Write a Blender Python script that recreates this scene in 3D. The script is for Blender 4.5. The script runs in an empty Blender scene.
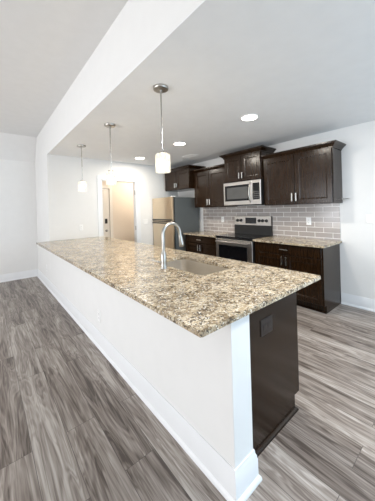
import bpy, bmesh, math, random
from mathutils import Vector, Matrix
random.seed(7)
S = bpy.context.scene
COL = S.collection

# ------------------------------------------------------------------ camera
IMG_W = 375.0
FPX, YAW, ROLL, PCX, PCY, CAM_H = 243.5, 0.688, -0.029, 184.9, 208.9, 1.443
cd = bpy.data.cameras.new('camera'); cam = bpy.data.objects.new('camera', cd); COL.objects.link(cam)
F = Vector((math.sin(YAW), math.cos(YAW), 0)); R0 = Vector((math.cos(YAW), -math.sin(YAW), 0)); U0 = Vector((0, 0, 1))
R = R0 * math.cos(ROLL) + U0 * math.sin(ROLL); U = U0 * math.cos(ROLL) - R0 * math.sin(ROLL)
M = Matrix((R, U, -F)).transposed().to_4x4(); M.translation = Vector((0, 0, CAM_H)); cam.matrix_world = M
cd.sensor_fit = 'HORIZONTAL'; cd.sensor_width = 36.0; cd.lens = 36.0 * FPX / IMG_W
cd.shift_x = (187.5 - PCX) / IMG_W; cd.shift_y = -(250.5 - PCY) / IMG_W
cd.clip_start = 0.02
S.camera = cam

# ------------------------------------------------------------------ world, daylight, exposure
w = bpy.data.worlds.new('world'); S.world = w; w.use_nodes = True
wt = w.node_tree; bg = wt.nodes['Background']; bg.inputs[1].default_value = 1.0
tc_ = wt.nodes.new('ShaderNodeTexCoord'); sx_ = wt.nodes.new('ShaderNodeSeparateXYZ'); mr_ = wt.nodes.new('ShaderNodeMapRange'); cr_ = wt.nodes.new('ShaderNodeValToRGB')
mr_.inputs['From Min'].default_value = -0.25; mr_.inputs['From Max'].default_value = 0.25
cr_.color_ramp.elements[0].color = (1.5, 1.52, 1.54, 1); cr_.color_ramp.elements[1].color = (0.80, 0.85, 0.90, 1)   # sunlit ground, sky
wt.links.new(tc_.outputs['Generated'], sx_.inputs[0]); wt.links.new(sx_.outputs['Z'], mr_.inputs['Value'])
wt.links.new(mr_.outputs[0], cr_.inputs[0]); wt.links.new(cr_.outputs[0], bg.inputs[0])
def area_light(name, loc, direction, sx, sy, power, color):
    l = bpy.data.lights.new(name, 'AREA'); l.shape = 'RECTANGLE'; l.size = sx; l.size_y = sy
    l.energy = power; l.color = color
    o = bpy.data.objects.new(name, l); COL.objects.link(o); o.location = loc
    o.rotation_euler = Vector(direction).to_track_quat('-Z', 'Y').to_euler()
    return o
# patio doors behind the camera on the kitchen side and living room windows on the left
area_light('patio_daylight', (2.3, -2.4, 1.2), (0, 1, -0.05), 2.4, 2.0, 68, (0.48, 0.76, 1.0))
area_light('living_daylight', (-4.4, 2.6, 1.25), (1, 0, 0.05), 4.4, 2.0, 225, (0.94, 0.96, 1.0))
# added fill light, out of view overhead, to brighten the floor at the right
dl = bpy.data.lights.new('floor_fill', 'AREA'); dl.shape = 'DISK'; dl.size = 0.35; dl.energy = 46; dl.color = (0.96, 0.97, 1.0)
do = bpy.data.objects.new('floor_fill', dl); COL.objects.link(do); do.location = (1.75, 0.15, 2.50)
S.view_settings.view_transform = 'Standard'; S.view_settings.look = 'None'
S.view_settings.gamma = 1.0; S.view_settings.use_curve_mapping = False
S.view_settings.exposure = 0.02

# ------------------------------------------------------------------ materials
def new_mat(name):
    m = bpy.data.materials.new(name); m.use_nodes = True
    nt = m.node_tree; b = nt.nodes['Principled BSDF']
    return m, nt, b
def N(nt, t, **kw):
    n = nt.nodes.new(t)
    for k, v in kw.items(): setattr(n, k, v)
    return n
def ramp(nt, stops, interp='LINEAR'):
    n = N(nt, 'ShaderNodeValToRGB'); cr = n.color_ramp; cr.interpolation = interp
    while len(cr.elements) < len(stops): cr.elements.new(0.5)
    for e, (p, c) in zip(cr.elements, stops): e.position = p; e.color = (*c, 1)
    return n
def coords(nt, scale=(1, 1, 1), rot=(0, 0, 0), loc=(0, 0, 0)):
    t = N(nt, 'ShaderNodeTexCoord'); mp = N(nt, 'ShaderNodeMapping')
    mp.inputs['Scale'].default_value = scale; mp.inputs['Rotation'].default_value = rot; mp.inputs['Location'].default_value = loc
    nt.links.new(t.outputs['Object'], mp.inputs['Vector']); return mp.outputs['Vector']
def simple(name, col, rough=0.5, metal=0.0, var=0.06, nscale=8, bump=0.0, bscale=200, spec=0.5, stretch=(1, 1, 1), coat=0):
    m, nt, b = new_mat(name); L = nt.links.new
    v = coords(nt, stretch)
    n = N(nt, 'ShaderNodeTexNoise'); n.inputs['Scale'].default_value = nscale; n.inputs['Detail'].default_value = 4
    L(v, n.inputs['Vector'])
    r = ramp(nt, [(0.3, [c * (1 - var) for c in col]), (0.7, [min(1, c * (1 + var)) for c in col])])
    L(n.outputs['Fac'], r.inputs['Fac']); L(r.outputs['Color'], b.inputs['Base Color'])
    b.inputs['Roughness'].default_value = rough; b.inputs['Metallic'].default_value = metal
    b.inputs['Specular IOR Level'].default_value = spec
    if coat: b.inputs['Coat Weight'].default_value = coat; b.inputs['Coat Roughness'].default_value = 0.15
    if bump:
        n2 = N(nt, 'ShaderNodeTexNoise'); n2.inputs['Scale'].default_value = bscale; L(v, n2.inputs['Vector'])
        bp = N(nt, 'ShaderNodeBump'); bp.inputs['Strength'].default_value = bump; bp.inputs['Distance'].default_value = 0.002
        L(n2.outputs['Fac'], bp.inputs['Height']); L(bp.outputs['Normal'], b.inputs['Normal'])
    return m
def emis(name, col, strength):
    m, nt, b = new_mat(name)
    b.inputs['Base Color'].default_value = (*col, 1); b.inputs['Emission Color'].default_value = (*col, 1)
    b.inputs['Emission Strength'].default_value = strength
    return m

M_WALL = simple('wall_paint', (0.775, 0.77, 0.755), 0.7, var=0.01, bump=0.05, bscale=120)
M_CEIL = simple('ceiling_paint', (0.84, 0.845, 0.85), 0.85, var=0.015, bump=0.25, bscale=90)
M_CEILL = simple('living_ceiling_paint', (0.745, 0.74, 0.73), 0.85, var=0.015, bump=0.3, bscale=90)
M_HALL = simple('hall_paint', (0.74, 0.66, 0.57), 0.7, var=0.01)
M_TRIM = simple('trim_paint', (0.80, 0.81, 0.82), 0.35, var=0.01)
M_PLAST = simple('white_plastic', (0.85, 0.85, 0.84), 0.3, var=0.01)
M_SLOT = simple('slot_black', (0.02, 0.02, 0.02), 0.5)
M_STEEL = simple('stainless_steel', (0.60, 0.57, 0.54), 0.28, 1.0, var=0.05, nscale=6, stretch=(1, 1, 60))
M_SINK = simple('sink_steel', (0.58, 0.53, 0.46), 0.33, 0.68, var=0.06, nscale=6, stretch=(30, 1, 1))
M_CHROME = simple('polished_nickel', (0.66, 0.66, 0.66), 0.22, 1.0, var=0.02)
M_FAUCET = simple('faucet_nickel', (0.42, 0.40, 0.37), 0.30, 1.0, var=0.03)
M_NICKEL = simple('brushed_nickel', (0.42, 0.40, 0.37), 0.3, 1.0, var=0.05)
M_FSIDE = simple('fridge_side_gray', (0.105, 0.115, 0.115), 0.45, var=0.03, bump=0.1, bscale=300)
M_FRONT = simple('fridge_door_steel', (0.72, 0.60, 0.45), 0.3, 1.0, var=0.05, nscale=5, stretch=(1, 60, 1))  # tan tint: the doors' warm reflection is put into the base colour
M_BGLASS = simple('black_glass', (0.006, 0.006, 0.007), 0.06, var=0.0, spec=0.3)
M_BLACK = simple('black_plastic', (0.012, 0.012, 0.012), 0.35)
M_GREYGL = simple('microwave_window', (0.07, 0.07, 0.068), 0.15)
M_DOOR = simple('entry_door_paint', (0.76, 0.72, 0.66), 0.45, var=0.01)
M_DARKBR = simple('dark_brown_plastic', (0.022, 0.014, 0.012), 0.3, 0.0)
M_LENS = emis('lamp_lens', (1.0, 0.96, 0.88), 9.0)
M_BULB = emis('bulb_glow', (1.0, 0.93, 0.78), 14.0)
M_DISP = simple('display_glass', (0.012, 0.012, 0.014), 0.1)

def mk_espresso():
    m, nt, b = new_mat('espresso_wood'); L = nt.links.new
    v = coords(nt, (28, 28, 2.2))
    n = N(nt, 'ShaderNodeTexNoise'); n.inputs['Scale'].default_value = 2.2; n.inputs['Detail'].default_value = 7; n.inputs['Roughness'].default_value = 0.65
    L(v, n.inputs['Vector'])
    r = ramp(nt, [(0.25, (0.009, 0.0040, 0.0014)), (0.6, (0.021, 0.0092, 0.0031)), (0.85, (0.036, 0.0160, 0.0062))])
    L(n.outputs['Fac'], r.inputs['Fac']); L(r.outputs['Color'], b.inputs['Base Color'])
    b.inputs['Roughness'].default_value = 0.22; b.inputs['Specular IOR Level'].default_value = 0.33
    return m
M_ESP = mk_espresso()

def mk_granite():
    m, nt, b = new_mat('granite'); L = nt.links.new
    v = coords(nt, (1, 1, 1), (0, 0, 0.5))
    dn = N(nt, 'ShaderNodeTexNoise'); dn.inputs['Scale'].default_value = 26; dn.inputs['Detail'].default_value = 3; L(v, dn.inputs['Vector'])
    ad = N(nt, 'ShaderNodeVectorMath', operation='SCALE'); ad.inputs['Scale'].default_value = 0.05
    L(dn.outputs['Color'], ad.inputs[0])
    sm = N(nt, 'ShaderNodeVectorMath', operation='ADD'); L(v, sm.inputs[0]); L(ad.outputs[0], sm.inputs[1])
    st = N(nt, 'ShaderNodeMapping'); st.inputs['Scale'].default_value = (0.62, 1.25, 1.0); L(sm.outputs[0], st.inputs['Vector'])
    vo = N(nt, 'ShaderNodeTexVoronoi'); vo.inputs['Scale'].default_value = 78; L(st.outputs[0], vo.inputs['Vector'])
    sp = N(nt, 'ShaderNodeSeparateColor'); L(vo.outputs['Color'], sp.inputs[0])
    r1 = ramp(nt, [(0.0, (0.13, 0.10, 0.07)), (0.10, (0.29, 0.225, 0.155)), (0.26, (0.44, 0.35, 0.25)), (0.45, (0.57, 0.48, 0.36)),
                   (0.68, (0.68, 0.60, 0.48)), (0.84, (0.48, 0.42, 0.34)), (0.93, (0.74, 0.68, 0.57))], 'CONSTANT')
    L(sp.outputs[0], r1.inputs['Fac'])
    # cloud of lighter and darker veins
    cl = N(nt, 'ShaderNodeTexNoise'); cl.inputs['Scale'].default_value = 9; cl.inputs['Detail'].default_value = 5; L(v, cl.inputs['Vector'])
    rc = ramp(nt, [(0.36, (0.58, 0.54, 0.47)), (0.60, (0.98, 0.95, 0.86))]); L(cl.outputs['Fac'], rc.inputs['Fac'])
    mu = N(nt, 'ShaderNodeMix', data_type='RGBA', blend_type='MULTIPLY'); mu.inputs[0].default_value = 1
    L(r1.outputs['Color'], mu.inputs[6]); L(rc.outputs['Color'], mu.inputs[7])
    # small dark flecks
    v2 = N(nt, 'ShaderNodeTexVoronoi'); v2.inputs['Scale'].default_value = 170; L(sm.outputs[0], v2.inputs['Vector'])
    s2 = N(nt, 'ShaderNodeSeparateColor'); L(v2.outputs['Color'], s2.inputs[0])
    r2 = ramp(nt, [(0.0, (1, 1, 1)), (0.13, (0, 0, 0))], 'CONSTANT'); L(s2.outputs[0], r2.inputs['Fac'])
    mx = N(nt, 'ShaderNodeMix', data_type='RGBA'); L(r2.outputs['Color'], mx.inputs[0]); L(mu.outputs[2], mx.inputs[6])
    mx.inputs[7].default_value = (0.09, 0.075, 0.065, 1)
    r3 = ramp(nt, [(0.0, (0, 0, 0)), (0.94, (1, 1, 1))], 'CONSTANT'); L(s2.outputs[1], r3.inputs['Fac'])
    mx2 = N(nt, 'ShaderNodeMix', data_type='RGBA'); L(r3.outputs['Color'], mx2.inputs[0]); L(mx.outputs[2], mx2.inputs[6])
    mx2.inputs[7].default_value = (0.82, 0.79, 0.72, 1)
    L(mx2.outputs[2], b.inputs['Base Color']); b.inputs['Roughness'].default_value = 0.11; b.inputs['Specular IOR Level'].default_value = 0.38
    return m
M_GRAN = mk_granite()

def mk_floor():
    m, nt, b = new_mat('grey_wood_planks'); L = nt.links.new
    t = N(nt, 'ShaderNodeTexCoord')
    mp = N(nt, 'ShaderNodeMapping'); mp.inputs['Rotation'].default_value = (0, 0, math.radians(90)); L(t.outputs['Object'], mp.inputs['Vector'])
    def brick(c1, c2, mortar):
        br = N(nt, 'ShaderNodeTexBrick'); br.offset = 0.37; br.offset_frequency = 2
        br.inputs['Scale'].default_value = 1.0; br.inputs['Brick Width'].default_value = 1.28; br.inputs['Row Height'].default_value = 0.19
        br.inputs['Mortar Size'].default_value = mortar; br.inputs['Mortar Smooth'].default_value = 0.3
        br.inputs['Color1'].default_value = c1; br.inputs['Color2'].default_value = c2; br.inputs['Mortar'].default_value = (0.5, 0.5, 0.5, 1)
        L(mp.outputs[0], br.inputs['Vector']); return br
    rnd = brick((0, 0, 0, 1), (1, 1, 1, 1), 0.0)
    seam = brick((1, 1, 1, 1), (1, 1, 1, 1), 0.0016)
    sc = N(nt, 'ShaderNodeVectorMath', operation='SCALE'); sc.inputs['Scale'].default_value = 13.0; L(rnd.outputs['Color'], sc.inputs[0])
    ad = N(nt, 'ShaderNodeVectorMath', operation='ADD'); L(t.outputs['Object'], ad.inputs[0]); L(sc.outputs[0], ad.inputs[1])
    m1 = N(nt, 'ShaderNodeMapping'); m1.inputs['Scale'].default_value = (8, 0.9, 1); L(ad.outputs[0], m1.inputs['Vector'])
    n1 = N(nt, 'ShaderNodeTexNoise'); n1.inputs['Scale'].default_value = 1.3; n1.inputs['Detail'].default_value = 3; n1.inputs['Roughness'].default_value = 0.45; n1.inputs['Distortion'].default_value = 0.9
    L(m1.outputs[0], n1.inputs['Vector'])
    def mad(a, k, c):
        q = N(nt, 'ShaderNodeMath', operation='MULTIPLY_ADD'); q.inputs[1].default_value = k; L(a, q.inputs[0])
        if isinstance(c, float): q.inputs[2].default_value = c
        else: L(c, q.inputs[2])
        return q.outputs[0]
    # cathedral figure: contour lines of a stretched noise field
    m2 = N(nt, 'ShaderNodeMapping'); m2.inputs['Scale'].default_value = (110, 4.0, 1); L(ad.outputs[0], m2.inputs['Vector'])
    n2 = N(nt, 'ShaderNodeTexNoise'); n2.inputs['Scale'].default_value = 1.0; n2.inputs['Detail'].default_value = 5; n2.inputs['Distortion'].default_value = 0.3; L(m2.outputs[0], n2.inputs['Vector'])
    m3 = N(nt, 'ShaderNodeMapping'); m3.inputs['Scale'].default_value = (30, 1.5, 1); L(ad.outputs[0], m3.inputs['Vector'])
    n3 = N(nt, 'ShaderNodeTexNoise'); n3.inputs['Scale'].default_value = 1.2; n3.inputs['Detail'].default_value = 6; n3.inputs['Distortion'].default_value = 0.8; L(m3.outputs[0], n3.inputs['Vector'])
    ph = mad(n2.outputs['Fac'], 1.6, mad(n1.outputs['Fac'], 62.0, 0.0))
    sn = N(nt, 'ShaderNodeMath', operation='SINE'); L(ph, sn.inputs[0])
    g = mad(n1.outputs['Fac'], 0.55, -0.24)
    g = mad(n3.outputs['Fac'], 0.58, g)
    g = mad(sn.outputs[0], 0.055, g)
    g = mad(n2.outputs['Fac'], 0.38, g)
    g = mad(rnd.outputs['Color'], 0.15, g)
    r = ramp(nt, [(0.38, (0.082, 0.063, 0.052)), (0.53, (0.210, 0.174, 0.149)), (0.67, (0.335, 0.292, 0.257)), (0.84, (0.52, 0.475, 0.43))])
    L(g, r.inputs['Fac'])
    mx = N(nt, 'ShaderNodeMix', data_type='RGBA'); L(seam.outputs['Fac'], mx.inputs[0]); L(r.outputs['Color'], mx.inputs[6]); mx.inputs[7].default_value = (0.09, 0.076, 0.068, 1)
    L(mx.outputs[2], b.inputs['Base Color']); b.inputs['Roughness'].default_value = 0.36; b.inputs['Specular IOR Level'].default_value = 0.45
    bp = N(nt, 'ShaderNodeBump'); bp.inputs['Strength'].default_value = 0.12; bp.inputs['Distance'].default_value = 0.002
    L(g, bp.inputs['Height']); L(bp.outputs['Normal'], b.inputs['Normal'])
    return m
M_FLOOR = mk_floor()

def mk_tile():
    m, nt, b = new_mat('grey_glass_tile'); L = nt.links.new
    t = N(nt, 'ShaderNodeTexCoord'); sx = N(nt, 'ShaderNodeSeparateXYZ'); L(t.outputs['Object'], sx.inputs[0])
    cx = N(nt, 'ShaderNodeCombineXYZ'); L(sx.outputs['Y'], cx.inputs['X']); L(sx.outputs['Z'], cx.inputs['Y'])
    br = N(nt, 'ShaderNodeTexBrick'); br.offset = 0.5
    br.inputs['Scale'].default_value = 1; br.inputs['Brick Width'].default_value = 0.255; br.inputs['Row Height'].default_value = 0.0785
    br.inputs['Mortar Size'].default_value = 0.0036; br.inputs['Mortar Smooth'].default_value = 0.2
    br.inputs['Color1'].default_value = (0.33, 0.295, 0.275, 1); br.inputs['Color2'].default_value = (0.42, 0.385, 0.365, 1); br.inputs['Mortar'].default_value = (0.86, 0.84, 0.82, 1)
    L(cx.outputs[0], br.inputs['Vector']); L(br.outputs['Color'], b.inputs['Base Color'])
    b.inputs['Roughness'].default_value = 0.16
    iv = N(nt, 'ShaderNodeMath', operation='SUBTRACT'); iv.inputs[0].default_value = 1; L(br.outputs['Fac'], iv.inputs[1])
    bp = N(nt, 'ShaderNodeBump'); bp.inputs['Strength'].default_value = 0.4; bp.inputs['Distance'].default_value = 0.002
    L(iv.outputs[0], bp.inputs['Height']); L(bp.outputs['Normal'], b.inputs['Normal'])
    return m
M_TILE = mk_tile()

def mk_shade():
    m, nt, b = new_mat('lit_seeded_glass'); L = nt.links.new
    v = coords(nt, (1, 1, 0.5))
    vo = N(nt, 'ShaderNodeTexVoronoi'); vo.inputs['Scale'].default_value = 60; L(v, vo.inputs['Vector'])
    r = ramp(nt, [(0.1, (1.0, 0.97, 0.88)), (0.8, (0.78, 0.70, 0.52))]); L(vo.outputs['Distance'], r.inputs['Fac'])
    em = N(nt, 'ShaderNodeEmission'); em.inputs['Strength'].default_value = 1.55; L(r.outputs['Color'], em.inputs['Color'])
    tr = N(nt, 'ShaderNodeBsdfTransparent'); gl = N(nt, 'ShaderNodeBsdfGlossy'); gl.inputs['Roughness'].default_value = 0.1
    mx = N(nt, 'ShaderNodeMixShader'); mx.inputs[0].default_value = 0.62; L(tr.outputs[0], mx.inputs[1]); L(em.outputs[0], mx.inputs[2])
    m2 = N(nt, 'ShaderNodeMixShader'); m2.inputs[0].default_value = 0.06; L(mx.outputs[0], m2.inputs[1]); L(gl.outputs[0], m2.inputs[2])
    L(m2.outputs[0], nt.nodes['Material Output'].inputs['Surface'])
    return m
M_SHADE = mk_shade()

# ------------------------------------------------------------------ mesh helpers
def BM(): return bmesh.new()
def box(bm, x0, x1, y0, y1, z0, z1, bev=0.0, seg=2):
    t = bmesh.new(); bmesh.ops.create_cube(t, size=1)
    for v in t.verts: v.co = Vector(((x0 + x1) / 2 + v.co.x * (x1 - x0), (y0 + y1) / 2 + v.co.y * (y1 - y0), (z0 + z1) / 2 + v.co.z * (z1 - z0)))
    if bev: bmesh.ops.bevel(t, geom=t.edges[:], offset=bev, segments=seg, affect='EDGES', profile=0.5)
    me = bpy.data.meshes.new('tmp'); t.to_mesh(me); t.free(); bm.from_mesh(me); bpy.data.meshes.remove(me)
    return bm
def loops(bm, rings, cap0=True, cap1=True, closed=True):
    vs = [[bm.verts.new(p) for p in r] for r in rings]; n = len(vs[0])
    for a, b in zip(vs, vs[1:]):
        for i in range(n if closed else n - 1):
            j = (i + 1) % n; bm.faces.new((a[i], a[j], b[j], b[i]))
    if cap0: bm.faces.new(vs[0][::-1])
    if cap1: bm.faces.new(vs[-1])
    return bm
def tube(bm, pts, r, n=12, caps=True):
    pts = [Vector(p) for p in pts]; rr = r if isinstance(r, (list, tuple)) else [r] * len(pts)
    rings = []; ref = None
    for i, p in enumerate(pts):
        d = (pts[min(i + 1, len(pts) - 1)] - pts[max(i - 1, 0)]).normalized()
        if ref is None: ref = d.orthogonal().normalized()
        u = (ref - d * ref.dot(d)).normalized(); v = d.cross(u); ref = u
        rings.append([p + (u * math.cos(2 * math.pi * k / n) + v * math.sin(2 * math.pi * k / n)) * rr[i] for k in range(n)])
    return loops(bm, rings, caps, caps)
def lathe(bm, prof, c=(0, 0, 0), axis='Z', n=28, caps=True):
    rings = []
    for r, h in prof:
        ring = []
        for k in range(n):
            a = 2 * math.pi * k / n; u, v = r * math.cos(a), r * math.sin(a)
            p = {'Z': (u, v, h), 'X': (h, u, v), 'Y': (u, h, v)}[axis]
            ring.append(Vector(c) + Vector(p))
        rings.append(ring)
    return loops(bm, rings, caps, caps)
def face_panel(bm, x, y0, y1, z0, z1, rings, s=1):
    """concentric rectangles facing -X (s=1) or +X (s=-1): rings of (inset, depth behind x)"""
    rs = [[(x + s * d, y0 + i, z0 + i), (x + s * d, y1 - i, z0 + i), (x + s * d, y1 - i, z1 - i), (x + s * d, y0 + i, z1 - i)] for i, d in rings]
    return loops(bm, rs)
def shaker(bm, x, y0, y1, z0, z1, s=1, fr=0.062, t=0.02):
    return face_panel(bm, x, y0, y1, z0, z1, [(0, t), (0, 0.003), (0.003, 0), (fr, 0), (fr + 0.004, 0.003), (fr + 0.012, 0.004), (fr + 0.017, 0.009)], s)
def slab(bm, x, y0, y1, z0, z1, s=1, t=0.02, e=0.004):
    return face_panel(bm, x, y0, y1, z0, z1, [(0, t), (0, e), (e, 0)], s)
def rrect(x0, x1, y0, y1, r, z, n=6):
    out = []
    for cx, cy, a0 in ((x1 - r, y1 - r, 0), (x0 + r, y1 - r, 90), (x0 + r, y0 + r, 180), (x1 - r, y0 + r, 270)):
        for k in range(n + 1):
            a = math.radians(a0 + 90 * k / n); out.append((cx + r * math.cos(a), cy + r * math.sin(a), z))
    return out
def sweep(bm, path, prof):
    """profile (outward offset, z) along an XY path, outside on the right hand of travel, mitred"""
    P = [Vector(p) for p in path]; rings = []
    for i, p in enumerate(P):
        nn = []
        if i > 0: d = (P[i] - P[i - 1]).normalized(); nn.append(Vector((d.y, -d.x)))
        if i < len(P) - 1: d = (P[i + 1] - P[i]).normalized(); nn.append(Vector((d.y, -d.x)))
        o = nn[0] if len(nn) == 1 else (nn[0] + nn[1]) / (1 + nn[0].dot(nn[1]))
        rings.append([(p.x + o.x * a, p.y + o.y * a, z) for a, z in prof])
    return loops(bm, rings)
def world_loc(o):
    v = Vector((0, 0, 0))
    while o: v = v + Vector(o.location); o = o.parent
    return v
def obj(name, bm, mat, parent=None, smooth=None, label=None, org=None):
    bmesh.ops.recalc_face_normals(bm, faces=bm.faces[:])
    off = world_loc(parent) if parent else Vector(org or (0, 0, 0))
    if off.length: bmesh.ops.translate(bm, verts=bm.verts[:], vec=-off)
    me = bpy.data.meshes.new(name); bm.to_mesh(me); bm.free()
    me.materials.append(mat)
    if smooth:
        for p in me.polygons: p.use_smooth = True
        try: me.set_sharp_from_angle(angle=math.radians(smooth))
        except Exception: pass
    o = bpy.data.objects.new(name, me); COL.objects.link(o)
    if parent: o.parent = parent
    elif org: o.location = org
    if label: o['label'] = label
    return o
def tag(o, label, cat, group=None):
    o['label'] = label; o['category'] = cat
    if group: o['group'] = group
    return o
def thing(name, loc, label, cat, group=None):
    o = bpy.data.objects.new(name, None); COL.objects.link(o); o.location = loc; o.empty_display_size = 0.05
    return tag(o, label, cat, group)
def struct(name, bm, mat, smooth=None, parent=None):
    o = obj(name, bm, mat, parent, smooth)
    if not parent: o['kind'] = 'structure'
    return o
def copy_tree(o, loc=None, label=None, rot=None):
    c = o.copy(); COL.objects.link(c)
    if loc is not None: c.location = loc
    if rot is not None: c.rotation_euler = rot
    if label: c['label'] = label
    def rec(src, dst):
        for ch in list(src.children):
            k = ch.copy(); COL.objects.link(k); k.parent = dst; rec(ch, k)
    rec(o, c); return c

# ------------------------------------------------------------------ key dimensions
KX, KT = 0.919, 1.070            # knee wall faces
YF, YL = 5.118, 6.50             # kitchen far wall, living room end wall
XW = 3.990                       # cabinet wall
HK, HL = 2.536, 3.115            # kitchen and living ceilings
YN = -4.0                        # open end of the space behind the camera

# ------------------------------------------------------------------ structure
struct('floor', box(BM(), -4.32, 4.2, YN, 8.2, -0.06, 0), M_FLOOR)
struct('ceiling_kitchen', box(BM(), KX + 0.0005, XW + 0.12, YN, 8.2, HK, HK + 0.05), M_CEIL)
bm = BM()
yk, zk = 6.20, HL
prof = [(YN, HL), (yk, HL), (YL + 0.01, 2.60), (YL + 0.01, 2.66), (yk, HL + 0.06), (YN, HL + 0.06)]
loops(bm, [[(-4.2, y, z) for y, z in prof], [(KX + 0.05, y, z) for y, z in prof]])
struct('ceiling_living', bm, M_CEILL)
struct('wall_header', box(BM(), KX, KX + 0.14, YN, YF - 0.001, HK + 0.006, HL + 0.02), M_WALL)
struct('wall_stub', box(BM(), KX, KX + 0.12, YF, YL + 0.12, 0, HL + 0.02), M_WALL)
struct('wall_end', box(BM(), -4.2, KX - 0.001, YL, YL + 0.12, 0, 2.9), M_WALL)
WY0, WY1, WZ0, WZ1 = 0.4, 4.8, 0.25, 2.25
bm = BM(); box(bm, -4.32, -4.2, YN, WY0, 0, HL + 0.02); box(bm, -4.32, -4.2, WY1, YL + 0.12, 0, HL + 0.02); box(bm, -4.32, -4.2, WY0, WY1, 0, WZ0); box(bm, -4.32, -4.2, WY0, WY1, WZ1, HL + 0.02)
struct('wall_left', bm, M_WALL)
bm = BM()
for k in range(4):
    y = WY0 + (WY1 - WY0 - 0.06) * k / 3; box(bm, -4.29, -4.23, y, y + 0.06, WZ0, WZ1)
for z in (WZ0, WZ1 - 0.06): box(bm, -4.288, -4.232, WY0, WY1, z, z + 0.06)
struct('window_1', bm, M_TRIM)
struct('wall_knee', box(BM(), KX, KT, 0.79, YF - 0.001, 0, 0.884, 0.002, 1), M_WALL)
OX0, OX1, OZ = 1.925, 2.750, 2.118
bm = BM(); box(bm, KX + 0.12, OX0, YF, YF + 0.12, 0, HK); box(bm, OX1, XW, YF, YF + 0.12, 0, HK); box(bm, OX0, OX1, YF, YF + 0.12, OZ, HK)
struct('wall_far', bm, M_WALL)
struct('wall_right', box(BM(), XW, XW + 0.12, YN, 8.2, 0, HK), M_WALL)
YH = 6.60
bm = BM(); box(bm, KX + 0.121, 1.72, YH, YH + 0.1, 0, HK); box(bm, 2.70, XW - 0.001, YH, YH + 0.1, 0, HK); box(bm, 1.72, 2.70, YH, YH + 0.1, 2.07, HK)
struct('wall_hall', bm, M_HALL)

BASE = [(-0.004, 0), (0.030, 0), (0.030, 0.008), (0.026, 0.020), (0.017, 0.028), (0.016, 0.112), (0.013, 0.120), (0.013, 0.128), (0.007, 0.142), (0.005, 0.158), (-0.004, 0.160)]
struct('baseboard_knee', sweep(BM(), [(KX, YL - 0.03), (KX, 0.79), (KT, 0.79), (KT, 0.858)], BASE), M_TRIM, 40)
struct('baseboard_end', sweep(BM(), [(-4.2, YL), (KX - 0.003, YL)], BASE), M_TRIM, 40)
struct('baseboard_right', sweep(BM(), [(XW, 1.318), (XW, YN)], [(a * 0.8, z) for a, z in BASE]), M_TRIM, 40)
bm = BM()
for a, b in ((KT + 0.05, 1.838), (2.84, 3.10)): sweep(bm, [(a, YF), (b, YF)], BASE)
struct('baseboard_far', bm, M_TRIM, 40)
# cased opening to the entry hall
bm = BM()
for x0, x1 in ((1.838, OX0), (OX1, 2.838)): box(bm, x0, x1, YF - 0.019, YF, 0, OZ + 0.0, 0.004)
box(bm, 1.838, 2.838, YF - 0.021, YF, OZ, OZ + 0.09, 0.004)
jamb = struct('trim_1', bm, M_TRIM)
bm = BM(); box(bm, OX0, OX0 + 0.018, YF - 0.004, YF + 0.124, 0, OZ); box(bm, OX1 - 0.018, OX1, YF - 0.004, YF + 0.124, 0, OZ); box(bm, OX0 + 0.018, OX1 - 0.018, YF - 0.004, YF + 0.124, OZ - 0.018, OZ)
struct('jamb', bm, M_TRIM, parent=jamb)
for z in (1.86, 1.03):
    bm = BM(); box(bm, OX1 - 0.022, OX1 - 0.0175, YF + 0.02, YF + 0.055, z - 0.05, z + 0.05, 0.001); tube(bm, [(OX1 - 0.024, YF + 0.018, z - 0.05), (OX1 - 0.024, YF + 0.018, z + 0.05)], 0.006, 8)
    struct('hinge', bm, M_NICKEL, parent=jamb)
# entry door in the hall
def front_panel(bm, y, x0, x1, z0, z1, rings):
    rs = [[(x0 + i, y + d, z0 + i), (x1 - i, y + d, z0 + i), (x1 - i, y + d, z1 - i), (x0 + i, y + d, z1 - i)] for i, d in rings]
    return loops(bm, rs)
bm = BM(); box(bm, 1.725, 2.697, YH + 0.004, YH + 0.055, 0.01, 2.055, 0.002)
entry = struct('door_1', bm, M_DOOR)
for z0, z1 in ((0.20, 0.50), (0.58, 0.88), (0.96, 1.26), (1.34, 1.64), (1.72, 1.94)):
    struct('door_panel', front_panel(BM(), YH + 0.0045, 1.87, 2.50, z0, z1, [(0, 0), (0.008, -0.006), (0.03, -0.006), (0.045, -0.001), (0.06, -0.005)]), M_DOOR, parent=entry)
bm = BM(); box(bm, 2.555, 2.625, YH - 0.022, YH + 0.005, 1.10, 1.235, 0.012, 3); box(bm, 2.565, 2.615, YH - 0.026, YH - 0.02, 1.155, 1.225, 0.002)
struct('door_lock', bm, M_BLACK, parent=entry)
bm = lathe(BM(), [(0.034, YH + 0.005), (0.034, YH), (0.012, YH - 0.004), (0.012, YH - 0.03), (0.026, YH - 0.04), (0.031, YH - 0.055), (0.022, YH - 0.07), (0.004, YH - 0.073)], (2.59, 0, 0.905), 'Y')
struct('door_knob', bm, M_NICKEL, 40, parent=entry)
bm = BM(); box(bm, 1.64, 1.722, YH - 0.018, YH, 0, 2.07, 0.003); box(bm, 2.698, 2.78, YH - 0.018, YH, 0, 2.07, 0.003); box(bm, 1.64, 2.78, YH - 0.018, YH, 2.07, 2.155, 0.003)
struct('trim_2', bm, M_DOOR)
hl = bpy.data.lights.new('hall_lamp', 'POINT'); hl.energy = 27; hl.color = (1.0, 0.86, 0.70); hl.shadow_soft_size = 0.12
ho = bpy.data.objects.new('hall_lamp', hl); COL.objects.link(ho); ho.location = (3.40, 5.85, 2.20)

# ------------------------------------------------------------------ backsplash and counters
bs = obj('backsplash', box(BM(), XW - 0.010, XW - 0.0005, 1.305, 4.165, 0.9145, 1.462), M_TILE)
tag(bs, 'grey glossy subway tile backsplash with pale grout behind the stove', 'backsplash')

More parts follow.
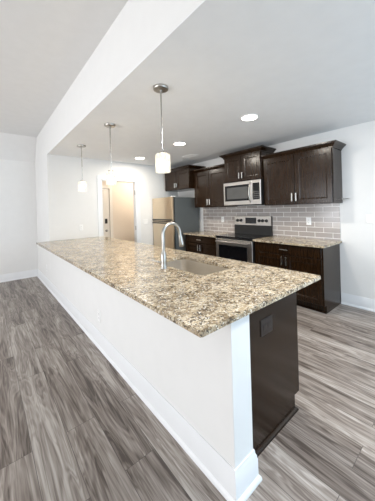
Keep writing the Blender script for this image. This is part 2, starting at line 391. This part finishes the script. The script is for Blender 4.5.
def counter_run(y0, y1, label):
    o = obj('countertop', box(BM(), 3.353, XW - 0.0005, y0, y1, 0.884, 0.914, 0.004), M_GRAN, org=(3.67, (y0 + y1) / 2, 0.884))
    return tag(o, label, 'countertop')
counter_run(1.288, 2.372, 'short speckled granite countertop right of the stove with its end exposed')
counter_run(3.190, 4.160, 'short speckled granite countertop between the stove and the refrigerator')

# peninsula top with an undermount sink cut-out
PX0, PX1, PY0, PY1 = 0.703, 1.940, 0.772, YF - 0.001
SX0, SX1, SY0, SY1 = 1.312, 1.700, 1.395, 2.120
def slab_with_hole(z0, z1):
    bm = BM()
    outer = rrect(PX0, PX1, PY0, PY1, 0.012, z1, 3)
    hole = rrect(SX0, SX1, SY0, SY1, 0.06, z1, 8)
    e = []
    allv = []
    for lp in (outer, hole):
        vs = [bm.verts.new(p) for p in lp]; allv.append(vs)
        e += [bm.edges.new((vs[i], vs[(i + 1) % len(vs)])) for i in range(len(vs))]
    bmesh.ops.triangle_fill(bm, use_beauty=True, edges=e)
    top = bm.faces[:]
    r = bmesh.ops.extrude_face_region(bm, geom=top)
    bmesh.ops.translate(bm, verts=[v for v in r['geom'] if isinstance(v, bmesh.types.BMVert)], vec=(0, 0, z0 - z1))
    bmesh.ops.recalc_face_normals(bm, faces=bm.faces[:])
    ed = [x for x in bm.edges if len(x.link_faces) == 2 and abs(x.link_faces[0].normal.z) + abs(x.link_faces[1].normal.z) < 1.5 and max(abs(x.link_faces[0].normal.z), abs(x.link_faces[1].normal.z)) > 0.9]
    bmesh.ops.bevel(bm, geom=ed, offset=0.004, segments=2, affect='EDGES')
    return bm
pt = obj('countertop', slab_with_hole(0.8845, 0.914), M_GRAN, org=(1.3, 2.9, 0.8845), smooth=30)
tag(pt, 'long speckled granite countertop of the peninsula with the sink cut in', 'countertop')

# ------------------------------------------------------------------ sink and faucet
sk = thing('kitchen_sink', (1.506, 1.76, 0.70), 'undermount stainless steel sink bowl in the granite peninsula', 'sink')
bm = BM(); e = 0.006
rings = []
for i, z, r in ((-0.012, 0.8838, 0.08), (-e, 0.8838, 0.065), (-e, 0.882, 0.065), (-e, 0.74, 0.065), (0.004, 0.715, 0.06), (0.02, 0.70, 0.05), (0.045, 0.695, 0.04)):
    rings.append(rrect(SX0 + i, SX1 - i, SY0 + i, SY1 - i, r, z, 8))
loops(bm, rings, False, True)
obj('bowl', bm, M_SINK, sk, 40)
obj('drain', lathe(BM(), [(0.055, 0.6955), (0.055, 0.699), (0.045, 0.700), (0.040, 0.697), (0.012, 0.697), (0.010, 0.703), (0.002, 0.703)], (1.506, 1.76, 0)), M_CHROME, sk, 40)

fx, fy, fz = 1.235, 1.825, 0.914
fa = thing('faucet', (fx, fy, fz), 'tall brushed gooseneck kitchen faucet standing behind the sink', 'faucet')
obj('base', lathe(BM(), [(0.030, fz), (0.030, fz + 0.006), (0.0255, fz + 0.012), (0.0265, fz + 0.05), (0.0265, fz + 0.130), (0.019, fz + 0.145), (0.0155, fz + 0.155)], (fx, fy, 0)), M_FAUCET, fa, 40)
pts = [(fx, fy, fz + 0.15), (fx, fy, fz + 0.23), (fx, fy, fz + 0.30)]
rad = 0.096; cz = fz + 0.302
for k in range(1, 17):
    a = math.pi - math.radians(176) * k / 16
    pts.append((fx + rad + rad * math.cos(a), fy, cz + rad * math.sin(a)))
ex = Vector(pts[-1]); dn = (ex - Vector(pts[-2])).normalized()
pts.append(tuple(ex + dn * 0.03))
obj('spout', tube(BM(), pts, 0.0150, 16), M_FAUCET, fa, 50)
h0 = ex + dn * 0.026
obj('spray_head', tube(BM(), [h0, h0 + dn * 0.01, h0 + dn * 0.035, h0 + dn * 0.085, h0 + dn * 0.108, h0 + dn * 0.112], [0.0155, 0.018, 0.020, 0.0235, 0.0245, 0.021], 18), M_FAUCET, fa, 50)
bm = tube(BM(), [(fx, fy + 0.02, fz + 0.045), (fx - 0.004, fy + 0.045, fz + 0.045)], 0.016, 14)
tube(bm, [(fx - 0.003, fy + 0.04, fz + 0.045), (fx - 0.03, fy + 0.075, fz + 0.058), (fx - 0.055, fy + 0.12, fz + 0.066)], [0.011, 0.008, 0.0065], 12)
obj('lever', bm, M_FAUCET, fa, 50)

# ------------------------------------------------------------------ cabinets
def pull_v(y, z, x, l=0.125, s=1):
    bm = BM(); box(bm, min(x - s * 0.036, x - s * 0.026), max(x - s * 0.036, x - s * 0.026), y - 0.0095, y + 0.0095, z, z + l, 0.003)
    for q in (z + 0.018, z + l - 0.018): box(bm, min(x - s * 0.028, x + s * 0.001), max(x - s * 0.028, x + s * 0.001), y - 0.005, y + 0.005, q - 0.005, q + 0.005)
    return bm
def pull_h(y, z, x, l=0.125):
    bm = BM(); box(bm, x - 0.036, x - 0.026, y - l / 2, y + l / 2, z - 0.0075, z + 0.0075, 0.003)
    for q in (y - l / 2 + 0.018, y + l / 2 - 0.018): box(bm, x - 0.028, x + 0.001, q - 0.005, q + 0.005, z - 0.005, z + 0.005)
    return bm
CROWN = [(0.0, -0.012), (0.010, -0.012), (0.010, 0.002), (0.018, 0.010), (0.030, 0.022), (0.044, 0.036), (0.056, 0.042), (0.058, 0.050), (0.064, 0.052), (0.064, 0.066), (0.0, 0.066)]
def crown(xf, y0, y1, zt, e0=1, e1=1, xb=XW - 0.001):
    path = [(xf, y1), (xf, y0)]            # travelling toward -Y: outside is -X
    if e1: path = [(xb, y1)] + path
    if e0: path = path + [(xb, y0)]
    bm = sweep(BM(), path, [(a, zt + z) for a, z in CROWN])
    box(bm, xf, xb, y0, y1, zt - 0.002, zt + 0.012)
    return bm
def upper(xf, y0, y1, z0, z1, label, e0=1, e1=1, split=None, hl=0.125):
    t = thing('wall_cabinet', ((xf + XW) / 2, (y0 + y1) / 2, z0), label, 'cabinet', 'dark wall cabinets along the kitchen wall')
    t['group'] = 'dark wall cabinets along the kitchen wall'
    xd = xf                                  # door face, doors 20 mm thick
    obj('carcass', box(BM(), xf + 0.021, XW - 0.0005, y0 + 0.0006, y1 - 0.0006, z0, z1, 0.0015, 1), M_ESP, t)
    ym = split or (y0 + y1) / 2
    for a, b, hy in ((y0 + 0.014, ym - 0.004, ym - 0.032), (ym + 0.004, y1 - 0.014, ym + 0.032)):
        d = obj('door', shaker(BM(), xd, a, b, z0 + 0.012, z1 - 0.014), M_ESP, t)
        obj('handle', pull_v(hy, z0 + 0.05, xd, hl), M_CHROME, d)
    obj('crown', crown(xf + 0.012, y0 + 0.0006, y1 - 0.0006, z1, e0, e1), M_ESP, t)
    return t
ur = upper(3.650, 1.265, 2.334, 1.461, 2.232, 'large two door espresso wall cabinet at the right end of the row', 1, 0)
um = upper(3.600, 2.3346, 3.1576, 1.912, 2.390, 'short two door espresso wall cabinet above the microwave', 1, 1, hl=0.11)
ul = upper(3.650, 3.1582, 4.100, 1.461, 2.232, 'tall two door espresso wall cabinet between microwave and refrigerator', 0, 0)
uf = upper(3.515, 4.1006, 5.045, 1.895, 2.345, 'wide low espresso wall cabinet above the refrigerator', 1, 1, hl=0.11)

def base_cab(y0, y1, label, ends):
    t = thing('base_cabinet', (3.68, (y0 + y1) / 2, 0), label, 'cabinet')
    xf = 3.385
    obj('carcass', box(BM(), xf + 0.021, XW - 0.0005, y0 + 0.019, y1 - 0.001, 0.105, 0.8835), M_ESP, t)
    obj('toe_kick', box(BM(), xf + 0.085, xf + 0.10, y0 + 0.019, y1 - 0.001, 0.0, 0.1045), M_ESP, t)
    # finished end panel down to the floor with a toe notch
    pr = [(xf + 0.021, 0.105), (xf + 0.085, 0.105), (xf + 0.085, 0.0), (XW - 0.0005, 0.0), (XW - 0.0005, 0.8835), (xf + 0.021, 0.8835)]
    obj('end_panel', loops(BM(), [[(x, y0, z) for x, z in pr], [(x, y0 + 0.0185, z) for x, z in pr]]), M_ESP, t)
    obj('shoe_molding', box(BM(), xf + 0.066, xf + 0.0845, y0, y1 - 0.001, 0.0, 0.020, 0.004), M_ESP, t)
    dr = obj('drawer', slab(BM(), xf, y0 + 0.016, y1 - 0.016, 0.735, 0.872), M_ESP, t)
    obj('handle', pull_h((y0 + y1) / 2, 0.803, xf), M_CHROME, dr)
    ym = (y0 + y1) / 2
    for a, b, hy in ((y0 + 0.016, ym - 0.004, ym - 0.034), (ym + 0.004, y1 - 0.016, ym + 0.034)):
        d = obj('door', shaker(BM(), xf, a, b, 0.118, 0.722), M_ESP, t)
        obj('handle', pull_v(hy, 0.575, xf), M_CHROME, d)
    return t
base_cab(1.322, 2.370, 'dark base cabinet right of the stove with a wide drawer over two doors', 1)
base_cab(3.192, 4.150, 'dark base cabinet left of the stove beside the refrigerator', 1)

# peninsula cabinet with its end panel toward the camera, doors facing the kitchen
pc = thing('peninsula_cabinet', (1.40, 2.9, 0), 'dark espresso cabinet under the near right end of the peninsula counter', 'cabinet')
py = 0.862
prf = [(KT + 0.001, 0.0), (1.665, 0.0), (1.665, 0.105), (1.729, 0.105), (1.729, 0.8838), (KT + 0.001, 0.8838)]
obj('end_panel', loops(BM(), [[(x, py, z) for x, z in prf], [(x, py + 0.02, z) for x, z in prf]]), M_ESP, pc)
obj('shoe_molding', sweep(BM(), [(KT + 0.034, py), (1.665, py), (1.665, py + 0.3)], [(0, 0), (0.018, 0), (0.016, 0.010), (0.010, 0.017), (0, 0.020)]), M_ESP, pc, 40)
obj('toe_kick', box(BM(), 1.650, 1.6645, py + 0.021, 5.10, 0, 0.1045), M_ESP, pc)
bm = BM(); box(bm, KT + 0.001, 1.729, py + 0.021, 5.10, 0.105, 0.122)
box(bm, 1.7145, 1.729, py + 0.021, 5.10, 0.1225, 0.165); box(bm, 1.7145, 1.729, py + 0.021, 1.44, 0.84, 0.8838)
for y in (py + 0.021, 1.42, 2.30, 2.95, 3.60, 4.25, 5.08): box(bm, 1.7145, 1.729, y, y + 0.02, 0.165, 0.84)
obj('face_frame', bm, M_ESP, pc)
yy = [py + 0.006, 1.415, 1.845, 2.285, 2.93, 3.58, 4.23, 5.08]
for a, b in zip(yy, yy[1:]):
    d = obj('door', shaker(BM(), 1.750, a + 0.002, b - 0.002, 0.118, 0.722, -1), M_ESP, pc)
    obj('handle', pull_v(b - 0.035, 0.575, 1.750, 0.125, -1), M_CHROME, d)
    obj('drawer', slab(BM(), 1.750, a + 0.002, b - 0.002, 0.735, 0.872, -1), M_ESP, pc)

# ------------------------------------------------------------------ stove
Y0, Y1 = 2.3745, 3.1875
st = thing('stove', (3.66, (Y0 + Y1) / 2, 0), 'stainless steel electric stove with black glass cooktop and oven door', 'stove')
obj('body', box(BM(), 3.395, XW - 0.012, Y0, Y1, 0.03, 0.900), M_BLACK, st)
for y in (Y0 + 0.06, Y1 - 0.06):
    for x in (3.45, 3.92): obj('foot', lathe(BM(), [(0.02, 0), (0.02, 0.012), (0.012, 0.016), (0.012, 0.031)], (x, y, 0), n=12), M_BLACK, st)
ck = obj('cooktop', box(BM(), 3.342, 3.905, Y0 - 0.0, Y1, 0.9005, 0.928, 0.006), M_BGLASS, st)
for x, y, r in ((3.50, Y0 + 0.22, 0.10), (3.50, Y1 - 0.22, 0.085), (3.75, Y0 + 0.22, 0.075), (3.75, Y1 - 0.22, 0.10)):
    obj('burner_ring', lathe(BM(), [(r, 0.9282), (r, 0.9286), (r - 0.004, 0.9286), (r - 0.004, 0.9282)], (x, y, 0), n=36, caps=False), M_GREYGL, ck)
od = obj('oven_door', face_panel(BM(), 3.348, Y0 + 0.004, Y1 - 0.004, 0.235, 0.878, [(0, 0.045), (0, 0.006), (0.006, 0)]), M_STEEL, st)
obj('oven_window', face_panel(BM(), 3.3465, Y0 + 0.105, Y1 - 0.075, 0.315, 0.770, [(0, 0.004), (0, 0.001), (0.002, 0)]), M_BGLASS, od)
bm = tube(BM(), [(3.300, Y0 + 0.045, 0.833), (3.300, Y1 - 0.045, 0.833)], 0.013, 14)
for y in (Y0 + 0.07, Y1 - 0.07): box(bm, 3.302, 3.349, y - 0.012, y + 0.012, 0.823, 0.843, 0.003)
obj('handle', bm, M_STEEL, od, 40)
obj('storage_drawer', face_panel(BM(), 3.350, Y0 + 0.004, Y1 - 0.004, 0.06, 0.225, [(0, 0.045), (0, 0.006), (0.006, 0)]), M_STEEL, st)
bm = BM(); prf = [(3.905, 0.9005), (XW - 0.012, 0.9005), (XW - 0.012, 1.262), (3.925, 1.262), (3.918, 1.095), (3.905, 1.085)]
loops(bm, [[(x, Y0 + 0.004, z) for x, z in prf], [(x, Y1 - 0.004, z) for x, z in prf]])
bg_ = obj('backguard', bm, M_BLACK, st)
prf = [(3.912, 1.098), (3.935, 1.098), (3.945, 1.272), (3.925, 1.272), (3.919, 1.266)]
cp = obj('control_panel', loops(BM(), [[(x, Y0 + 0.002, z) for x, z in prf], [(x, Y1 - 0.002, z) for x, z in prf]]), M_STEEL, bg_)
W = Y1 - Y0
for k in (0.10, 0.205, 0.71, 0.80, 0.895):
    y = Y1 - W * k
    bm = lathe(BM(), [(0.030, 3.9165), (0.030, 3.912), (0.025, 3.905), (0.023, 3.888), (0.018, 3.885), (0.002, 3.885)], (0, y, 1.185), 'X', 20)
    box(bm, 3.880, 3.890, y - 0.004, y + 0.004, 1.166, 1.204, 0.001)
    obj('knob', bm, M_BLACK, bg_, 40)
obj('display', face_panel(BM(), 3.9115, Y1 - W * 0.63, Y1 - W * 0.33, 1.128, 1.240, [(0, 0.006), (0, 0.001), (0.002, 0)]), M_DISP, bg_)

# ------------------------------------------------------------------ microwave
mw = thing('microwave', (3.78, 2.746, 1.482), 'stainless over the range microwave with black window and curved handle', 'microwave')
my0, my1, mz0, mz1 = 2.3365, 3.1555, 1.484, 1.910
obj('body', box(BM(), 3.600, XW - 0.0105, my0, my1, mz0, mz1, 0.003), M_BLACK, mw)
obj('vent_grille', box(BM(), 3.60, 3.93, my0 + 0.02, my1 - 0.02, mz0 - 0.012, mz0 - 0.0005), M_BLACK, mw)
md = obj('door', face_panel(BM(), 3.572, my0 + 0.180, my1 - 0.001, mz0 + 0.002, mz1 - 0.002, [(0, 0.0275), (0, 0.006), (0.006, 0)]), M_STEEL, mw)
wn = obj('window', face_panel(BM(), 3.5705, my0 + 0.215, my1 - 0.035, mz0 + 0.075, mz1 - 0.060, [(0, 0.004), (0, 0.001), (0.002, 0)]), M_BGLASS, md)
obj('screen', face_panel(BM(), 3.5698, my0 + 0.262, my1 - 0.085, mz0 + 0.112, mz1 - 0.100, [(0, 0.002), (0.001, 0)]), M_GREYGL, md)
hp = []
for k in range(13):
    a = k / 12; hp.append((3.566 - 0.045 * math.sin(math.pi * min(max(a * 1.0, 0.0), 1)) ** 0.5, my0 + 0.200, mz0 + 0.045 + 0.335 * a))
obj('handle', tube(BM(), hp, 0.0125, 12), M_FAUCET, md, 50)
pn = obj('control_panel', face_panel(BM(), 3.572, my0 + 0.001, my0 + 0.177, mz0 + 0.002, mz1 - 0.002, [(0, 0.0275), (0, 0.006), (0.006, 0)]), M_STEEL, mw)
obj('keypad', face_panel(BM(), 3.5705, my0 + 0.022, my0 + 0.155, mz0 + 0.085, mz1 - 0.055, [(0, 0.004), (0, 0.001), (0.002, 0)]), M_BGLASS, pn)
bm = BM()
for r in range(4):
    for c in range(3): box(bm, 3.5695, 3.5708, my0 + 0.035 + c * 0.038, my0 + 0.063 + c * 0.038, mz0 + 0.105 + r * 0.035, mz0 + 0.125 + r * 0.035)
obj('key', bm, M_GREYGL, pn)

# ------------------------------------------------------------------ refrigerator
fr = thing('refrigerator', (3.55, 4.64, 0), 'top freezer refrigerator with steel doors and grey side at the row end', 'refrigerator')
fy0, fy1, fxf = 4.262, 5.085, 3.145
obj('cabinet', box(BM(), fxf + 0.075, 3.93, fy0, fy1, 0.03, 1.705, 0.006), M_FSIDE, fr)
def fdoor(z0, z1):
    bm = BM(); rings = []
    n = 12; pr = []
    for k in range(n + 1):
        a = k / n; y = fy0 + (fy1 - fy0) * a
        pr.append((fxf + 0.018 * (2 * a - 1) ** 4, y))
    pr += [(fxf + 0.046, fy1), (fxf + 0.046, fy0)]
    return loops(bm, [[(x, y, z0) for x, y in pr], [(x, y, z1) for x, y in pr]])
fz_ = obj('freezer_door', fdoor(1.185, 1.715), M_FRONT, fr, 35)
fl_ = obj('fridge_door', fdoor(0.085, 1.160), M_FRONT, fr, 35)
obj('door_gap', box(BM(), fxf + 0.01, fxf + 0.046, fy0 + 0.006, fy1 - 0.006, 1.1605, 1.1845), M_BLACK, fr)
for d, z in ((fz_, 1.196), (fl_, 1.120)):
    obj('handle', box(BM(), fxf - 0.020, fxf + 0.004, fy0 + 0.03, fy1 - 0.03, z, z + 0.028, 0.006), M_BLACK, d)
obj('gasket', box(BM(), fxf + 0.0465, fxf + 0.0745, fy0 + 0.004, fy1 - 0.004, 0.085, 1.712), M_BLACK, fr)
obj('toe_grille', box(BM(), fxf + 0.06, fxf + 0.074, fy0 + 0.01, fy1 - 0.01, 0.02, 0.08), M_BLACK, fr)
obj('hinge_cap', box(BM(), fxf + 0.02, fxf + 0.11, fy0 + 0.01, fy0 + 0.06, 1.7155, 1.735, 0.005), M_PLAST, fr, label='white hinge cap')
for y in (fy0 + 0.06, fy1 - 0.06):
    for x in (3.30, 3.88): obj('foot', lathe(BM(), [(0.02, 0), (0.02, 0.031)], (x, y, 0), n=12), M_BLACK, fr)

# ------------------------------------------------------------------ pendants, cans, vent
def pendant(loc, label):
    t = thing('pendant_light', loc, label, 'pendant light', 'pendant lights over the peninsula')
    x, y, z = loc
    obj('canopy', lathe(BM(), [(0.068, z - 0.0005), (0.068, z - 0.018), (0.064, z - 0.023), (0.035, z - 0.025), (0.012, z - 0.028), (0.010, z - 0.052), (0.002, z - 0.052)], (x, y, 0)), M_NICKEL, t, 40)
    obj('rod', tube(BM(), [(x, y, z - 0.05), (x, y, 2.18)], 0.0068, 10), M_NICKEL, t, 50)
    obj('cord', tube(BM(), [(x, y, 2.182), (x, y, 1.955)], 0.0042, 8), M_CHROME, t, 50)
    obj('socket', lathe(BM(), [(0.010, 1.962), (0.036, 1.955), (0.038, 1.946), (0.030, 1.938), (0.024, 1.930), (0.018, 1.890), (0.002, 1.890)], (x, y, 0)), M_NICKEL, t, 40)
    bm = BM(); n = 72; rings = []
    for r, zz in ((0.030, 1.940), (0.058, 1.938), (0.064, 1.931), (0.065, 1.90), (0.065, 1.80), (0.064, 1.775), (0.059, 1.775), (0.060, 1.80), (0.060, 1.926)):
        rings.append([(x + (r * (1 + 0.055 * math.cos(8 * 2 * math.pi * k / n))) * math.cos(2 * math.pi * k / n), y + (r * (1 + 0.055 * math.cos(8 * 2 * math.pi * k / n))) * math.sin(2 * math.pi * k / n), zz) for k in range(n)])
    loops(bm, rings, False, False)
    sh = obj('lamp_shade', bm, M_SHADE, t, 50)
    obj('bulb', lathe(BM(), [(0.010, 1.889), (0.014, 1.875), (0.027, 1.850), (0.030, 1.833), (0.024, 1.812), (0.010, 1.802), (0.002, 1.800)], (x, y, 0), n=16), M_BULB, t, 60)
    l = bpy.data.lights.new('pendant_glow', 'POINT'); l.energy = 12; l.color = (1.0, 0.87, 0.67); l.shadow_soft_size = 0.064
    lo = bpy.data.objects.new('pendant_glow', l); COL.objects.link(lo); lo.parent = t; lo.location = (0, 0, 1.86 - z)
    return t
p0 = pendant((1.240, 1.800, HK), 'brushed nickel pendant with lit glass shade nearest the sink, largest of three')
copy_tree(p0, (1.246, 2.960, HK), 'brushed nickel pendant with lit glass shade, middle one of three')
copy_tree(p0, (1.255, 4.165, HK), 'brushed nickel pendant with lit glass shade, farthest and smallest of three')

def can(loc, label):
    t = thing('recessed_light', loc, label, 'ceiling light', 'recessed ceiling lights')
    x, y, z = loc
    obj('trim_ring', lathe(BM(), [(0.110, z - 0.0003), (0.110, z - 0.004), (0.102, z - 0.011), (0.094, z - 0.010), (0.0885, z - 0.0003)], (x, y, 0), caps=False), M_PLAST, t, 40)
    obj('lens', lathe(BM(), [(0.088, z - 0.0004), (0.088, z - 0.010), (0.06, z - 0.016), (0.002, z - 0.018)], (x, y, 0), caps=True), M_LENS, t, 60)
    l = bpy.data.lights.new('recessed_glow', 'AREA'); l.shape = 'DISK'; l.size = 0.17; l.energy = 17; l.color = (1.0, 0.93, 0.82)
    lo = bpy.data.objects.new('recessed_glow', l); COL.objects.link(lo); lo.parent = t; lo.location = (0, 0, -0.024)
    return t
c0 = can((2.515, 1.770, HK), 'round lit recessed ceiling light nearest, in front of the stove')
copy_tree(c0, (2.534, 3.175, HK), 'round lit recessed ceiling light in the middle, right of the near pendant')
copy_tree(c0, (2.536, 4.520, HK), 'round lit recessed ceiling light farthest away, left of the near pendant')

vx, vy = 3.30, 3.80
vt = thing('ceiling_vent', (vx, vy, HK), 'small white slatted air vent in the ceiling near the wall cabinets', 'vent')
bm = BM()
for a in ((vx - .09, vx - .075, vy - .17, vy + .17), (vx + .075, vx + .09, vy - .17, vy + .17), (vx - .075, vx + .075, vy - .17, vy - .155), (vx - .075, vx + .075, vy + .155, vy + .17)): box(bm, *a, HK - 0.010, HK - 0.0003, 0.002, 1)
obj('frame', bm, M_PLAST, vt)
obj('duct', box(BM(), vx - .074, vx + .074, vy - .154, vy + .154, HK - 0.0015, HK - 0.0004), M_SLOT, vt)
for k in range(6):
    x = vx - 0.062 + k * 0.0248
    obj('slat', loops(BM(), [[(x - .008, y, HK - .002), (x + .008, y, HK - .009), (x + .009, y, HK - .008), (x - .007, y, HK - .0015)] for y in (vy - .153, vy + .153)]), M_PLAST, vt)

# ------------------------------------------------------------------ outlets, switches, hook (built facing -X at the origin)
def outlet(mat=None, sw=0, gang=1):
    """face plate, receptacles or rockers; local frame: faces -X, width along Y, height along Z"""
    t = bpy.data.objects.new('wall_outlet' if not sw else 'light_switch', None); COL.objects.link(t); t.empty_display_size = 0.05
    mat = mat or M_PLAST; hw = 0.037 + 0.024 * (gang - 1)
    obj('face_plate', face_panel(BM(), -0.006, -hw, hw, -0.060, 0.060, [(0, 0.0058), (0, 0.003), (0.004, 0)]), mat, t)
    for g in range(gang):
        yo = (g - (gang - 1) / 2) * 0.048
        if sw:
            obj('rocker', loops(BM(), [[(-0.0055, y, -0.033), (-0.0085, y, -0.033), (-0.0065, y, 0), (-0.0105, y, 0.033), (-0.0055, y, 0.033)] for y in (yo - 0.0165, yo + 0.0165)]), mat, t)
        else:
            for zz in (-0.022, 0.022):
                r = obj('receptacle', face_panel(BM(), -0.0078, yo - 0.017, yo + 0.017, zz - 0.016, zz + 0.016, [(0, 0.003), (0, 0.001), (0.002, 0)]), mat, t)
                bm = BM()
                for q in (-0.006, 0.006): box(bm, -0.0083, -0.0076, yo + q - 0.001, yo + q + 0.001, zz - 0.004, zz + 0.007)
                box(bm, -0.0083, -0.0076, yo - 0.002, yo + 0.002, zz - 0.011, zz - 0.007)
                obj('slots', bm, M_SLOT, r)
    return t
WHITE = 'white duplex outlets'
o1 = outlet(); o1.location = (XW - 0.0103, 1.747, 1.190); tag(o1, 'white outlet on the tile backsplash right of the stove', 'outlet', WHITE)
copy_tree(o1, (XW - 0.0103, 3.560, 1.190), 'white outlet on the tile backsplash left of the stove')
copy_tree(o1, (KX - 0.0003, 2.604, 0.33), 'white outlet low on the peninsula half wall, nearer one')
copy_tree(o1, (KX - 0.0003, 5.45, 0.36), 'white outlet low on the half wall near the far corner')
copy_tree(o1, (1.488, YF - 0.0003, 1.125), 'white outlet on the far kitchen wall left of the doorway', (0, 0, math.radians(90)))
s1 = outlet(sw=1, gang=2); s1.location = (XW - 0.0003, 0.930, 1.236); tag(s1, 'white double switch plate on the bare wall right of the cabinets', 'light switch', 'white double light switches')
copy_tree(s1, (2.975, YF - 0.0003, 1.165), 'white double switch plate between the doorway and the refrigerator', (0, 0, math.radians(90)))
d1 = thing('wall_outlet', (1.337, py, 0.703), 'dark brown outlet plate set sideways in the peninsula end panel', 'outlet')
def endplate(bm, x0, x1, z0, z1, y, rings): return front_panel(bm, y, x0, x1, z0, z1, rings)
obj('face_plate', endplate(BM(), 1.272, 1.402, 0.655, 0.752, py, [(0, -0.0003), (0, -0.004), (0.003, -0.006)]), M_DARKBR, d1)
for x in (1.311, 1.363):
    obj('receptacle', endplate(BM(), x - 0.019, x + 0.019, 0.687, 0.720, py, [(0, -0.005), (0, -0.007), (0.002, -0.008)]), M_DARKBR, d1)

hk = thing('towel_hook', (3.93, 1.28, 1.53), 'thin chrome rod hook sticking out from the right wall cabinet side', 'hook')
obj('mount', lathe(BM(), [(0.016, 1.2650), (0.016, 1.259), (0.010, 1.255)], (3.955, 0, 1.52), 'Y', 16), M_CHROME, hk, 40)
obj('rod', tube(BM(), [(3.955, 1.256, 1.52), (3.955, 1.205, 1.52), (3.955, 1.165, 1.523)], 0.006, 10), M_CHROME, hk, 50)
